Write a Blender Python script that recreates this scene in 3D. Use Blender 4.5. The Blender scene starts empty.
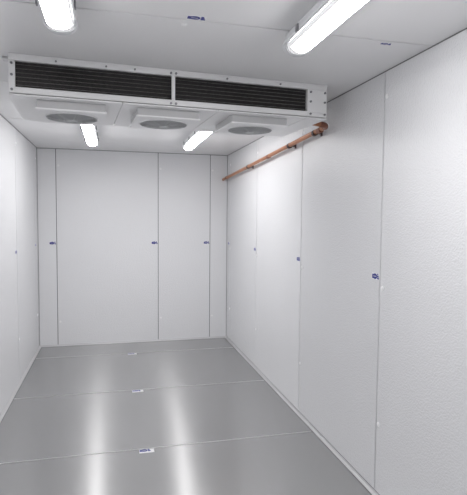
import bpy, bmesh
from math import *
from mathutils import Vector, Matrix
XL,XR,D,H,YF=-0.862,1.467,6.247,2.4,-1.5
CAMZ=1.5862
sc=bpy.context.scene
sc.view_settings.view_transform='Standard'
COL=sc.collection

# ---------------------------------------------------------------- materials
def mat(name,col,rough=.5,metal=0,noise=0,nscale=20,bump=0,bscale=200,emit=None,spec=.5,stretch=(1,1,1),bdist=.002):
    m=bpy.data.materials.new(name); m.use_nodes=True
    nt=m.node_tree; N=nt.nodes; L=nt.links
    b=N['Principled BSDF']
    b.inputs['Base Color'].default_value=(*col,1); b.inputs['Roughness'].default_value=rough
    b.inputs['Metallic'].default_value=metal; b.inputs['Specular IOR Level'].default_value=spec
    tc=N.new('ShaderNodeTexCoord'); mp=N.new('ShaderNodeMapping'); mp.inputs['Scale'].default_value=stretch
    L.new(tc.outputs['Object'],mp.inputs['Vector'])
    n=N.new('ShaderNodeTexNoise'); n.inputs['Scale'].default_value=nscale; n.inputs['Detail'].default_value=4
    L.new(mp.outputs['Vector'],n.inputs['Vector'])
    mx=N.new('ShaderNodeMix'); mx.data_type='RGBA'
    mx.inputs[6].default_value=(*[c*(1-noise) for c in col],1); mx.inputs[7].default_value=(*[min(1,c*(1+noise)) for c in col],1)
    L.new(n.outputs['Fac'],mx.inputs[0]); L.new(mx.outputs[2],b.inputs['Base Color'])
    if bump:
        n2=N.new('ShaderNodeTexNoise'); n2.inputs['Scale'].default_value=bscale; n2.inputs['Detail'].default_value=2
        L.new(mp.outputs['Vector'],n2.inputs['Vector'])
        bp=N.new('ShaderNodeBump'); bp.inputs['Strength'].default_value=bump; bp.inputs['Distance'].default_value=bdist
        L.new(n2.outputs['Fac'],bp.inputs['Height']); L.new(bp.outputs['Normal'],b.inputs['Normal'])
    if emit:
        b.inputs['Emission Color'].default_value=(*emit[0],1); b.inputs['Emission Strength'].default_value=emit[1]
    return m
WK=dict(rough=.22,noise=.02,nscale=2,bump=1,bscale=115,bdist=.0034)
M_wall=mat('embossed_white_steel',(.825,.83,.85),**WK)
M_wall2=mat('embossed_white_steel_near_shade',(.775,.78,.80),**WK)  # same steel, near-end shading of the right wall painted into its colour
M_wall3=mat('embossed_white_steel_tilt_shade',(.755,.76,.78),**WK)  # same steel, shade of the tilted middle panel put into the colour
M_ceil=mat('ceiling_white_steel',(.83,.83,.84),.40,noise=.015,nscale=2,bump=.4,bscale=90)
M_gap=mat('seam_dark_grey',(.17,.17,.18),.8)  # dark sealing strip behind panel gaps, also corner and base lines
M_gapc=mat('seam_ceiling_grey',(.50,.50,.50),.8)
# sheet steel: soft satin reflection + fainter brushed (directional) reflection
M_floor=mat('brushed_steel_floor',(.50,.50,.50),.26,metal=.85,noise=.015,nscale=.8)
nt=M_floor.node_tree; N=nt.nodes; L=nt.links
out=N['Material Output']; b1=N['Principled BSDF']
b2=N.new('ShaderNodeBsdfPrincipled'); b2.inputs['Metallic'].default_value=1; b2.inputs['Anisotropic'].default_value=1.0
b2.inputs['Base Color'].default_value=(.53,.53,.53,1); b2.inputs['Roughness'].default_value=.31
cxyz=N.new('ShaderNodeCombineXYZ'); cxyz.inputs[1].default_value=1; L.new(cxyz.outputs[0],b2.inputs['Tangent'])
ms=N.new('ShaderNodeMixShader'); ms.inputs[0].default_value=.33
L.new(b1.outputs[0],ms.inputs[1]); L.new(b2.outputs[0],ms.inputs[2]); L.new(ms.outputs[0],out.inputs['Surface'])
M_trim=mat('aluminium_trim',(.66,.66,.67),.35,metal=.4)
M_case=mat('white_powder_coat',(.88,.88,.885),.35,noise=.02)
M_caseg=mat('fan_shroud_grey',(.55,.55,.56),.4)
M_rim=mat('fan_rim_light',(.87,.87,.88),.4)
M_dark=mat('coil_interior_black',(.012,.012,.014),.6)
M_fin=mat('coil_fin_black',(.055,.052,.052),.4,metal=.4,noise=.6,nscale=50)
M_tube=mat('coil_tube_grey',(.24,.23,.225),.35,metal=.6,noise=.8,nscale=40)
M_guard=mat('guard_wire_grey',(.50,.51,.52),.4,metal=.1)
M_blade=mat('fan_blade_grey',(.13,.13,.14),.5)
M_motor=mat('motor_hub_grey',(.27,.27,.28),.5)
M_steel=mat('bolt_steel',(.28,.28,.30),.3,metal=.9)
M_copper=mat('copper_pipe',(.46,.20,.10),.40,metal=.35,noise=.35,nscale=10)
M_joint=mat('copper_coupling_darker',(.27,.11,.07),.45,metal=.3,noise=.2,nscale=20)
M_clamp=mat('clamp_dark',(.07,.04,.04),.5)
M_lampb=mat('lamp_body_grey',(.74,.75,.77),.45)
M_lampe=mat('lamp_end_grey',(.66,.67,.69),.5)
M_blue=mat('label_blue',(.012,.02,.24),.4)
M_white=mat('label_white',(.90,.90,.91),.4)
EM=37
M_emit=mat('diffuser_glow',(.9,.9,.9),.4,emit=((1,.988,.985),EM))
M_cover=mat('diffuser_frosted_edge',(.75,.75,.77),.3,emit=((1,1,1),.35))

# ---------------------------------------------------------------- helpers
def box(bm,a,b,bev=0):
    r=bmesh.ops.create_cube(bm,size=1)
    vs=r['verts']
    for v in vs:
        v.co=Vector([(a[i]+b[i])/2+v.co[i]*(b[i]-a[i]) for i in range(3)])
    if bev:
        es=list({e for v in vs for e in v.link_edges})
        bmesh.ops.bevel(bm,geom=es,offset=bev,segments=2,affect='EDGES')
def cyl(bm,c,r,h,axis='Z',seg=24,r2=None):
    R={'Z':Matrix(),'X':Matrix.Rotation(pi/2,4,'Y'),'Y':Matrix.Rotation(-pi/2,4,'X')}[axis]
    bmesh.ops.create_cone(bm,cap_ends=True,segments=seg,radius1=r,radius2=r if r2 is None else r2,depth=h,matrix=Matrix.Translation(c)@R)
def torus(bm,c,R,r,seg=40,s2=6):
    rings=[]
    for i in range(seg):
        a=2*pi*i/seg; ring=[]
        for j in range(s2):
            b=2*pi*j/s2; rr=R+r*cos(b)
            ring.append(bm.verts.new((c[0]+rr*cos(a),c[1]+rr*sin(a),c[2]+r*sin(b))))
        rings.append(ring)
    for i in range(seg):
        for j in range(s2):
            bm.faces.new((rings[i][j],rings[(i+1)%seg][j],rings[(i+1)%seg][(j+1)%s2],rings[i][(j+1)%s2]))
def tube(bm,pts,r,seg=20,cap=True):
    pts=[Vector(p) for p in pts]; rings=[]
    up=None
    for i,p in enumerate(pts):
        t=(pts[min(i+1,len(pts)-1)]-pts[max(i-1,0)]).normalized()
        if up is None:
            up=Vector((0,0,1)) if abs(t.z)<.9 else Vector((1,0,0))
        a=t.cross(up).normalized(); b=a.cross(t).normalized(); up=b
        rings.append([bm.verts.new(p+a*r*cos(2*pi*k/seg)+b*r*sin(2*pi*k/seg)) for k in range(seg)])
    for i in range(len(rings)-1):
        for k in range(seg):
            bm.faces.new((rings[i][k],rings[i][(k+1)%seg],rings[i+1][(k+1)%seg],rings[i+1][k]))
    if cap:
        bm.faces.new(rings[0]); bm.faces.new(rings[-1])
def holeplate(bm,x0,x1,y0,y1,cx,cy,r,z0,z1,g=0):
    """plate with round hole; g = extra outer size at top (sloped sides)"""
    ang=[2*pi*i/48 for i in range(48)]+[atan2(y-cy,x-cx)%(2*pi) for x in(x0,x1) for y in(y0,y1)]
    ang=sorted(ang); A=[]
    for a in ang:
        if not A or a-A[-1]>1e-4: A.append(a)
    def rb(a):
        c,s=cos(a),sin(a); t=1e9
        if c>1e-9:t=min(t,(x1-cx)/c)
        if c<-1e-9:t=min(t,(x0-cx)/c)
        if s>1e-9:t=min(t,(y1-cy)/s)
        if s<-1e-9:t=min(t,(y0-cy)/s)
        return (cx+c*t,cy+s*t)
    def gr(p):
        return (cx+(p[0]-cx)*(1+g/(x1-cx)),cy+(p[1]-cy)*(1+g/(y1-cy)))
    O0=[bm.verts.new((*rb(a),z0)) for a in A]; O1=[bm.verts.new((*gr(rb(a)),z1)) for a in A]
    I0=[bm.verts.new((cx+r*cos(a),cy+r*sin(a),z0)) for a in A]; I1=[bm.verts.new((cx+r*cos(a),cy+r*sin(a),z1)) for a in A]
    n=len(A)
    for i in range(n):
        j=(i+1)%n
        for q in ((O0[i],O0[j],I0[j],I0[i]),(O1[i],I1[i],I1[j],O1[j]),(O0[i],O1[i],O1[j],O0[j]),(I0[i],I0[j],I1[j],I1[i])):
            bm.faces.new(q)
WL={}
def mesh(name,fn,m,smooth=False,loc=(0,0,0),parent=None,mats=None,**props):
    bm=bmesh.new(); fn(bm); bmesh.ops.recalc_face_normals(bm,faces=bm.faces)
    me=bpy.data.meshes.new(name)
    bmesh.ops.translate(bm,verts=bm.verts,vec=-Vector(loc))
    bm.to_mesh(me); bm.free(); me.materials.append(m)
    if smooth:
        for p in me.polygons:p.use_smooth=True
        try: me.set_sharp_from_angle(angle=radians(35))
        except Exception: pass
    o=bpy.data.objects.new(name,me); COL.objects.link(o)
    WL[o.name]=Vector(loc)
    if parent:
        o.parent=parent; o.location=Vector(loc)-WL[parent.name]
    else: o.location=loc
    for k,v in props.items(): o[k]=v
    return o
def empty(name,loc,parent=None,**props):
    o=bpy.data.objects.new(name,None); o.empty_display_size=.05; COL.objects.link(o)
    WL[o.name]=Vector(loc); o.location=loc
    if parent: o.parent=parent; o.location=Vector(loc)-WL[parent.name]
    for k,v in props.items(): o[k]=v
    return o
def copy_tree(o,parent=None):
    c=o.copy(); COL.objects.link(c)
    if parent: c.parent=parent
    for ch in o.children: copy_tree(ch,c)
    return c

# ---------------------------------------------------------------- room shell
G=.0038
BV=.002
def panels(name,axis_a,edges,plane,out,other,m,cross_axis,norm_axis,gm=None):
    def fn(bm):
        for i in range(len(edges)-1):
            a=[0,0,0]; b=[0,0,0]
            a[axis_a]=edges[i]+(G if i else 0); b[axis_a]=edges[i+1]-(G if i<len(edges)-2 else 0)
            a[cross_axis],b[cross_axis]=other
            s=sorted((plane,plane+out*.03)); a[norm_axis],b[norm_axis]=s
            box(bm,a,b,BV)
    o=mesh(name,fn,m,kind="structure")
    def fb(bm):
        a=[0,0,0]; b=[0,0,0]
        a[axis_a],b[axis_a]=edges[0],edges[-1]; a[cross_axis],b[cross_axis]=other
        s=sorted((plane+out*.006,plane+out*.08)); a[norm_axis],b[norm_axis]=s
        box(bm,a,b)
    bm=bmesh.new(); bm.from_mesh(o.data); nf=len(bm.faces); fb(bm)
    bm.faces.ensure_lookup_table()
    o.data.materials.append(gm or M_gap)
    for f in bm.faces[nf:]: f.material_index=1
    bm.to_mesh(o.data); bm.free()
    return o
YS=[1.26,2.46,3.655,4.90,6.09]
wr=panels('wall_right',1,[YF]+[.06]+YS+[D],XR,1,(0,H),M_wall,2,0)
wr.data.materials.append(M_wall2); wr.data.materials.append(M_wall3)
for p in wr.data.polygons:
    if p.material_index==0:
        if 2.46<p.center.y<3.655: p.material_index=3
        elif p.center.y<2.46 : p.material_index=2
panels('wall_left',1,[YF]+[.06]+YS+[D],XL,-1,(0,H),M_wall,2,0,M_gapc)
panels('wall_back',0,[XL,-.65,.57,1.24,XR],D,1,(0,H),M_wall,2,1)
panels('wall_front',0,[XL,-.25,.95,XR],YF,-1,(0,H),M_wall,2,1)
CS=[-.35,.85,2.05,3.25,4.45,5.65]
panels('ceiling',1,[YF]+CS+[D],H,1,(XL,XR),M_ceil,0,2,M_gapc)
FS=[-.3,.9,2.1,3.31,4.49,5.74]
panels('floor',1,[YF]+FS+[D],0,-1,(XL,XR),M_floor,0,2)
for i,y in enumerate(FS):
    mesh('trim_%d'%(i+1),lambda bm:box(bm,(XL+.03,y-.0045,-.001),(XR-.03,y+.0045,.0015),.0005),M_trim,kind="structure")
BW=.020
def lprof(bm,p0,p1,n1,n2,w,t=.0025):
    p0,p1,n1,n2=map(Vector,(p0,p1,n1,n2))
    pr=[Vector((0,0)),Vector((w,0)),Vector((w,t)),Vector((w*.55,t*2)),Vector((t*2,w*.55)),Vector((t,w)),Vector((0,w))]
    A=[bm.verts.new(p0+n1*q.x+n2*q.y) for q in pr]; B=[bm.verts.new(p1+n1*q.x+n2*q.y) for q in pr]
    n=len(pr)
    for i in range(n): bm.faces.new((A[i],A[(i+1)%n],B[(i+1)%n],B[i]))
    bm.faces.new(A); bm.faces.new(B)
e=.0005
mesh('baseboard_right',lambda bm:lprof(bm,(XR-e,YF,e),(XR-e,D,e),(-1,0,0),(0,0,1),BW),M_trim,kind="structure")
mesh('baseboard_left',lambda bm:lprof(bm,(XL+e,YF,e),(XL+e,D,e),(1,0,0),(0,0,1),BW),M_trim,kind="structure")
mesh('baseboard_back',lambda bm:lprof(bm,(XL,D-e,e),(XR,D-e,e),(0,-1,0),(0,0,1),BW),M_trim,kind="structure")
def strip(n,a,b,m=None): mesh(n,lambda bm:box(bm,a,b),m or M_gap,kind="structure")
strip('trim_7',(XR-.004,YF,H-.004),(XR+.0,D,H))
strip('trim_8',(XL,YF,H-.004),(XL+.004,D,H))
strip('trim_9',(XL,D-.004,H-.005),(XR,D,H))
strip('trim_10',(XR-.004,D-.004,0),(XR,D,H))
strip('trim_11',(XL,D-.004,0),(XL+.004,D,H))
b0,b1=BW+.0012,BW+.004
strip('trim_12',(XR-b1,YF,0),(XR-b0,D,.0012))
strip('trim_13',(XL+b0,YF,0),(XL+b1,D,.0012))
strip('trim_14',(XL+.03,D-b1,0),(XR-.03,D-b0,.0012))
strip('trim_15',(XR-.0012,YF,BW+.001),(XR,D,BW+.004))
# sealant in the tighter far right joint
strip('trim_16',(XR+.0010,4.90-.0036,0),(XR+.0055,4.90+.0036,1.22),M_wall)

# ---------------------------------------------------------------- light fittings
def lamp(x,y0,y1):
    yc=(y0+y1)/2; S=.88
    r=empty('light_fitting',(x,yc,H),label="white weatherproof linear tube light fixed to ceiling, lit",category="ceiling light",group="lit tube lights on the ceiling")
    def extr(bm,prof,a,b):
        prof=[(px*S,pz) for px,pz in prof]
        A=[bm.verts.new((x+px,a,pz)) for px,pz in prof]; B=[bm.verts.new((x+px,b,pz)) for px,pz in prof]
        n=len(prof)
        for i in range(n): bm.faces.new((A[i],A[(i+1)%n],B[(i+1)%n],B[i]))
        bm.faces.new(A); bm.faces.new(B)
    base=[(-.045,H),(-.056,H-.012),(-.062,H-.040),(-.070,H-.042),(-.070,H-.056),(.070,H-.056),(.070,H-.042),(.062,H-.040),(.056,H-.012),(.045,H)]
    N_=20
    dif=[(.058*cos(a),H-.0565-.042*max(0,sin(a))**.8) for a in [pi*k/N_ for k in range(N_+1)]]
    cap=[(.070*cos(a),H-.052-.048*max(0,sin(a))**.75) for a in [pi*k/14 for k in range(15)]]+[(-.062,H-.04),(-.055,H),(.055,H),(.062,H-.04)]
    mesh('housing',lambda bm:extr(bm,base,y0+.03,y1-.03),M_lampb,loc=(x,yc,H),parent=r)
    def dfn(bm):
        extr(bm,dif,y0+.06,y1-.06); extr(bm,dif,y0+.03,y0+.0598); extr(bm,dif,y1-.0598,y1-.03)
    d=mesh('diffuser',dfn,M_emit,True,loc=(x,yc,H),parent=r)
    d.data.materials.append(M_cover)
    for p in d.data.polygons:
        c=p.center
        if abs(c.x)>.044 or abs(c.y)>(y1-y0)/2-.061: p.material_index=1
    for a,b in ((y0,y0+.03),(y1-.03,y1)):
        mesh('end_cap',lambda bm:extr(bm,cap,a,b),M_lampe,True,loc=(x,(a+b)/2,H),parent=r)
    for k in range(4):
        yy=y0+.18+(y1-y0-.36)*k/3
        for s in (-1,1):
            mesh('clip',lambda bm:box(bm,(x+s*.065-.003,yy-.012,H-.064),(x+s*.065+.003,yy+.012,H-.03),.001),M_steel,loc=(x+s*.065,yy,H-.05),parent=r)
    return r
for x in (-.190,.795):
    lamp(x,.72,2.08); lamp(x,3.9,5.27)

# ---------------------------------------------------------------- evaporator unit
UX0,UX1,UY0,UY1,UZ0,UZ1=-.525,1.26,2.75,3.42,2.194,2.3995
CX0,CX1=-.495,1.13
CB=2.236; CT=2.368
UC=(.385,3.1,UZ1)
u=empty('evaporator_unit',UC,label="long white ceiling cooler with black coil faces, three fans below",category="air cooler")
def hous(bm):
    box(bm,(UX0,UY0,2.368),(UX1,UY1,UZ1),.003)
    box(bm,(UX0,UY0,UZ0+.012),(CX0,UY1,2.367),.002)
    box(bm,(CX1,UY0,UZ0+.012),(UX1,UY1,2.367),.002)
    for y0,y1 in ((UY0,UY0+.012),(UY1-.012,UY1)):
        box(bm,(CX0-.001,y0,UZ0+.012),(CX1+.001,y1,CB),.002)
mesh('housing',hous,M_case,loc=UC,parent=u)
mesh('edge_flange',lambda bm:(box(bm,(UX0,UY0-.006,2.389),(UX1,UY0-.0005,2.3985),.001),box(bm,(UX0,UY0-.005,CB-.006),(UX1,UY0-.0005,CB-.001),.001)),M_rim,loc=(.385,UY0,2.3),parent=u)
FX=[-.225,.295,.845]; FY=2.985; CELL=[UX0,.035,.57,1.12]
def tray(bm):
    for i in range(3): holeplate(bm,CELL[i]+.0015,CELL[i+1]-.0015,UY0-.003,UY1+.003,FX[i],FY,.135,UZ0,UZ0+.007)
    box(bm,(1.123,UY0-.003,UZ0),(UX1,UY1+.003,UZ0+.007),.001)
mesh('drip_tray',tray,M_rim,loc=(.385,3.1,UZ0),parent=u)
def coil(y0,y1,name):
    def fins(bm):
        n=300
        for i in range(n):
            x=CX0+.006+(CX1-CX0-.012)*i/(n-1)
            box(bm,(x-.0008,y0,CB+.001),(x+.0008,y1,2.366))
        box(bm,(CX0,(y0+y1)/2-.015,CB+.001),(CX1,(y0+y1)/2+.015,2.366))
    c=mesh('coil',fins,M_fin,loc=(.33,(y0+y1)/2,2.3),parent=u,label="black finned coil block")
    def tubes(bm):
        f=y0 if name=='f' else y1
        for k in range(6):
            z=CB+.014+k*.0205
            tube(bm,[(CX0+.002,f,z),(CX1-.002,f,z)],.0015,8)
    mesh('coil_tube',tubes,M_tube,True,loc=(.33,(y0+y1)/2,2.3),parent=c)
coil(UY0+.02,UY0+.065,'f'); coil(UY1-.065,UY1-.02,'b')
for y in (UY0+.004,UY1-.004):
    mesh('mullion',lambda bm:(box(bm,(.300,y-.006,CB-.004),(.320,y+.006,2.373),.002)),M_case,loc=(.31,y,2.29),parent=u)
for x in (-.510,.296,.324,1.15,1.245):
    for z in (2.222,2.295,2.352) if x>1.1 or x<-.4 else (2.380,2.216):
        mesh('bolt',lambda bm:cyl(bm,(x,UY0-.002,z),.0065,.009,'Y',8),M_steel,loc=(x,UY0,z),parent=u)
for x in (-.30,-.05,.10,.62,.95):
    mesh('bolt',lambda bm:cyl(bm,(x,UY0-.002,2.380),.005,.009,'Y',8),M_steel,loc=(x,UY0,2.38),parent=u)
for y in (2.84,3.33):
    for s,xx in ((-1,UX0),(1,UX1)):
        mesh('mounting_bracket',lambda bm:(box(bm,(min(xx,xx+s*.035),y-.025,2.388),(max(xx,xx+s*.035),y+.025,H-.0003)),
             box(bm,(min(xx,xx+s*.004),y-.025,2.33),(max(xx,xx+s*.004),y+.025,2.3878))),M_trim,loc=(xx,y,2.38),parent=u)
def fan(cx):
    f=empty('fan',(cx,FY,UZ0),parent=u,label="square grey fan shroud with wire guard")
    L=(cx,FY,UZ0)
    w,d=.172,.18
    z0=UZ0-.050
    mesh('shroud',lambda bm:holeplate(bm,cx-w,cx+w,FY-d,FY+d,cx,FY,.135,z0+.0085,UZ0-.0005,g=.002),M_caseg,loc=L,parent=f)
    def rim(bm):
        holeplate(bm,cx-w-.008,cx+w+.008,FY-d-.008,FY+d+.008,cx,FY,.137,z0,z0+.008)
        torus(bm,(cx,FY,z0-.001),.141,.004,48,8)
    mesh('rim',rim,M_rim,loc=L,parent=f)
    def guard(bm):
        for k in range(10):
            R=.03+k*.0116; torus(bm,(cx,FY,z0-.004-.012*cos(R/.14*pi/2)),R,.0021)
        for k in range(8):
            a=k*pi/4+.2
            tube(bm,[(cx+R*cos(a),FY+R*sin(a),z0-.004-.012*cos(min(1,R/.14)*pi/2)) for R in (.02,.05,.08,.11,.142)],.0025,6)
        cyl(bm,(cx,FY,z0-.015),.03,.004,'Z',24)
    mesh('guard',guard,M_guard,True,loc=L,parent=f)
    def blades(bm):
        for k in range(5):
            a0=k*2*pi/5; g=[]
            for r_ in (.040,.08,.128):
                row=[]
                for t in (-.35,-.1,.15,.38):
                    a=a0+t*(.9+r_*2)+r_*1.5
                    row.append(bm.verts.new((cx+r_*cos(a),FY+r_*sin(a),UZ0-.008+t*.04)))
                g.append(row)
            for i in range(2):
                for j in range(3): bm.faces.new((g[i][j],g[i][j+1],g[i+1][j+1],g[i+1][j]))
    b=mesh('blades',blades,M_blade,True,loc=L,parent=f)
    b.modifiers.new('s','SOLIDIFY').thickness=.003
    mesh('motor',lambda bm:(cyl(bm,(cx,FY,UZ0+.035),.04,.10,'Z',28),cyl(bm,(cx,FY,UZ0-.018),.028,.012,'Z',28)),M_motor,True,loc=L,parent=f)
for cx in FX: fan(cx)
mesh('plenum',lambda bm:box(bm,(CX0+.001,UY0+.08,2.33),(CX1-.001,UY1-.08,2.366)),M_motor,loc=(.33,3.1,2.35),parent=u)
UROT=radians(4); u.rotation_euler=(0,0,UROT)

# ---------------------------------------------------------------- copper drain pipe
px=1.411; pr=.017
rx,ry=UX1-UC[0]+.0015,-.10
ox=UC[0]+rx*cos(UROT)-ry*sin(UROT)+.002; ps=UC[1]+rx*sin(UROT)+ry*cos(UROT)
pth=[Vector((ox,ps,2.226)),Vector((px-.06,ps,2.216))]
c=Vector((px-.06,ps+.06,0))
for k in range(1,9):
    a=-pi/2+k*pi/16
    pth.append(Vector((c.x+.06*cos(a),c.y+.06*sin(a),2.214-.0005*k)))
sl=(2.09-2.205)/(6.15-3.12)
def pz(y): return 2.205+sl*(y-3.12)
pth.append(Vector((px,D-.055,pz(D-.055))))
pth.append(Vector((px,D-.002,pz(D))))
dp=empty('drain_pipe',(px,4.6,2.15),label="sloping copper drain pipe clipped along the white wall",category="pipe")
mesh('pipe',lambda bm:tube(bm,pth,pr,24),M_copper,True,loc=(px,4.6,2.15),parent=dp)
for y,hl in ((3.20,.025),(4.35,.025),(6.05,.03)):
    mesh('coupling',lambda bm:tube(bm,[(px,y-hl,pz(y-hl)),(px,y+hl,pz(y+hl))],pr+.003,24),M_joint,True,loc=(px,y,pz(y)),parent=dp)
mesh('elbow',lambda bm:tube(bm,[Vector(q) for q in pth[1:10]],pr+.003,24),M_joint,True,loc=(px,ps,2.21),parent=dp,label="darker copper elbow")
for y in (3.29,3.80,5.04):
    def cl(bm):
        tube(bm,[(px,y-.015,pz(y-.015)),(px,y+.015,pz(y+.015))],pr+.005,20)
        box(bm,(px+.015,y-.008,pz(y)-.007),(XR-.005,y+.008,pz(y)+.007),.002)
        box(bm,(XR-.006,y-.014,pz(y)-.020),(XR-.0005,y+.014,pz(y)+.020),.001)
    mesh('clamp',cl,M_clamp,True,loc=(px,y,pz(y)),parent=dp)

# ---------------------------------------------------------------- labels and plugs on the joints
def rot_for(n):
    n=Vector(n)
    if abs(n.z)>.5: return Matrix.Identity(3) if n.z>0 else Matrix.Rotation(pi,3,'X')
    z=n; y=Vector((0,0,1)); x=y.cross(z)
    return Matrix((x,y,z)).transposed()
def mk_label(w=.080,h=.036,floor=False):
    r=empty('joint_label',(0,0,0),label="small blue and white maker's sticker beside a panel joint",category="sticker",group="blue stickers on panel joints")
    def ell(bm,cx,cy,rx,ry,z0,z1,seg=32):
        A=[(cx+rx*cos(2*pi*k/seg),cy+ry*sin(2*pi*k/seg)) for k in range(seg)]
        t=[bm.verts.new((*p,z1)) for p in A]; b=[bm.verts.new((*p,z0)) for p in A]
        bm.faces.new(t); bm.faces.new(b)
        for i in range(seg): bm.faces.new((t[i],t[(i+1)%seg],b[(i+1)%seg],b[i]))
    x1=w/2+(.020 if floor else 0); y0=-h/2-(.015 if floor else 0)
    mesh('backing',lambda bm:box(bm,(-w/2,y0,-.0005),(x1,h/2,.001),.0003),M_white,parent=r)
    def art(bm):
        box(bm,(-.037,-.014,.001),(-.012,.012,.0016),.0002)
        ell(bm,-.006,.0,.022,.0165,.00105,.00165)
        for k in range(3): box(bm,(.018,-.015+k*.0115,.001),(.037-.004*k,-.0055+k*.0115,.0016))
    mesh('emblem',art,M_blue,parent=r)
    mesh('emblem_stripe',lambda bm:box(bm,(-.022,-.0015,.0016),(.006,.0015,.002)),M_white,parent=r)
    return r
def mk_plug():
    def fn(bm):
        cyl(bm,(0,0,.0012),.0135,.003,'Z',24); cyl(bm,(0,0,.0042),.010,.003,'Z',24,.006)
    return mesh('hole_plug',fn,M_white,True,label="small round white plastic plug on a panel joint",category="plug",group="white plugs on panel joints")
NR,NL,NB,NF,NC=(-1,0,0),(1,0,0),(0,-1,0),(0,0,1),(0,0,-1)
lab=[]
for y in YS[1:]: lab.append(((XR,y+.045,1.26),NR))
for y in YS[1:]: lab.append(((XL,y-.045,1.255),NL))
for x in (-.65,.57,1.24): lab.append(((x-.045,D,1.265),NB))
lab.append(((.34,2.05-.03,H),NC)); lab.append(((1.24,2.05+.03,H),NC))
T=mk_label(); first=True
def place(T,first,p,n):
    o=T if first else copy_tree(T)
    o.location=p; o.rotation_euler=rot_for(n).to_euler(); return o
for p,n in lab:
    last=place(T,first,p,n); first=False
last.scale=(.7,.6,1)
T3=mk_label(floor=True); T3['label']="blue and white sticker with wide white patch, on floor joint"
first=True
for y in FS[3:]:
    place(T3,first,(.21,y-.029,0),NF); first=False
plugs=[]
for y in YS[1:]:
    for z in (.42,2.26): plugs.append(((XR,y-.025,z),NR)); plugs.append(((XL,y+.025,z),NL))
    plugs.append(((XR,y-.03,1.20),NR))
for x in (-.65,.57,1.24):
    for z in (.30,2.2): plugs.append(((x+.03,D,z),NB))
plugs.append(((.30,2.10,H),NC))
T2=mk_plug(); first=True
for p,n in plugs:
    place(T2,first,p,n); first=False

# ---------------------------------------------------------------- camera & world
yaw,pit,rol=.2443,.0602,.0087
cam=bpy.data.cameras.new('camera'); co=bpy.data.objects.new('camera',cam); COL.objects.link(co)
f=488.07; cam.sensor_fit='VERTICAL'; cam.sensor_height=24; cam.lens=24*f/495; cam.clip_start=.02
fwd=Vector((sin(yaw)*cos(pit),cos(yaw)*cos(pit),-sin(pit)))
right=Vector((cos(yaw),-sin(yaw),0)); up=right.cross(fwd)
c_,s_=cos(rol),sin(rol)
r2=right*c_+up*s_; u2=-right*s_+up*c_
Mx=Matrix((r2,u2,-fwd)).transposed().to_4x4(); Mx.translation=(0,0,CAMZ)
co.matrix_world=Mx
sc.camera=co
w=bpy.data.worlds.new('world'); sc.world=w; w.use_nodes=True
w.node_tree.nodes['Background'].inputs[0].default_value=(.8,.82,.85,1); w.node_tree.nodes['Background'].inputs[1].default_value=.3
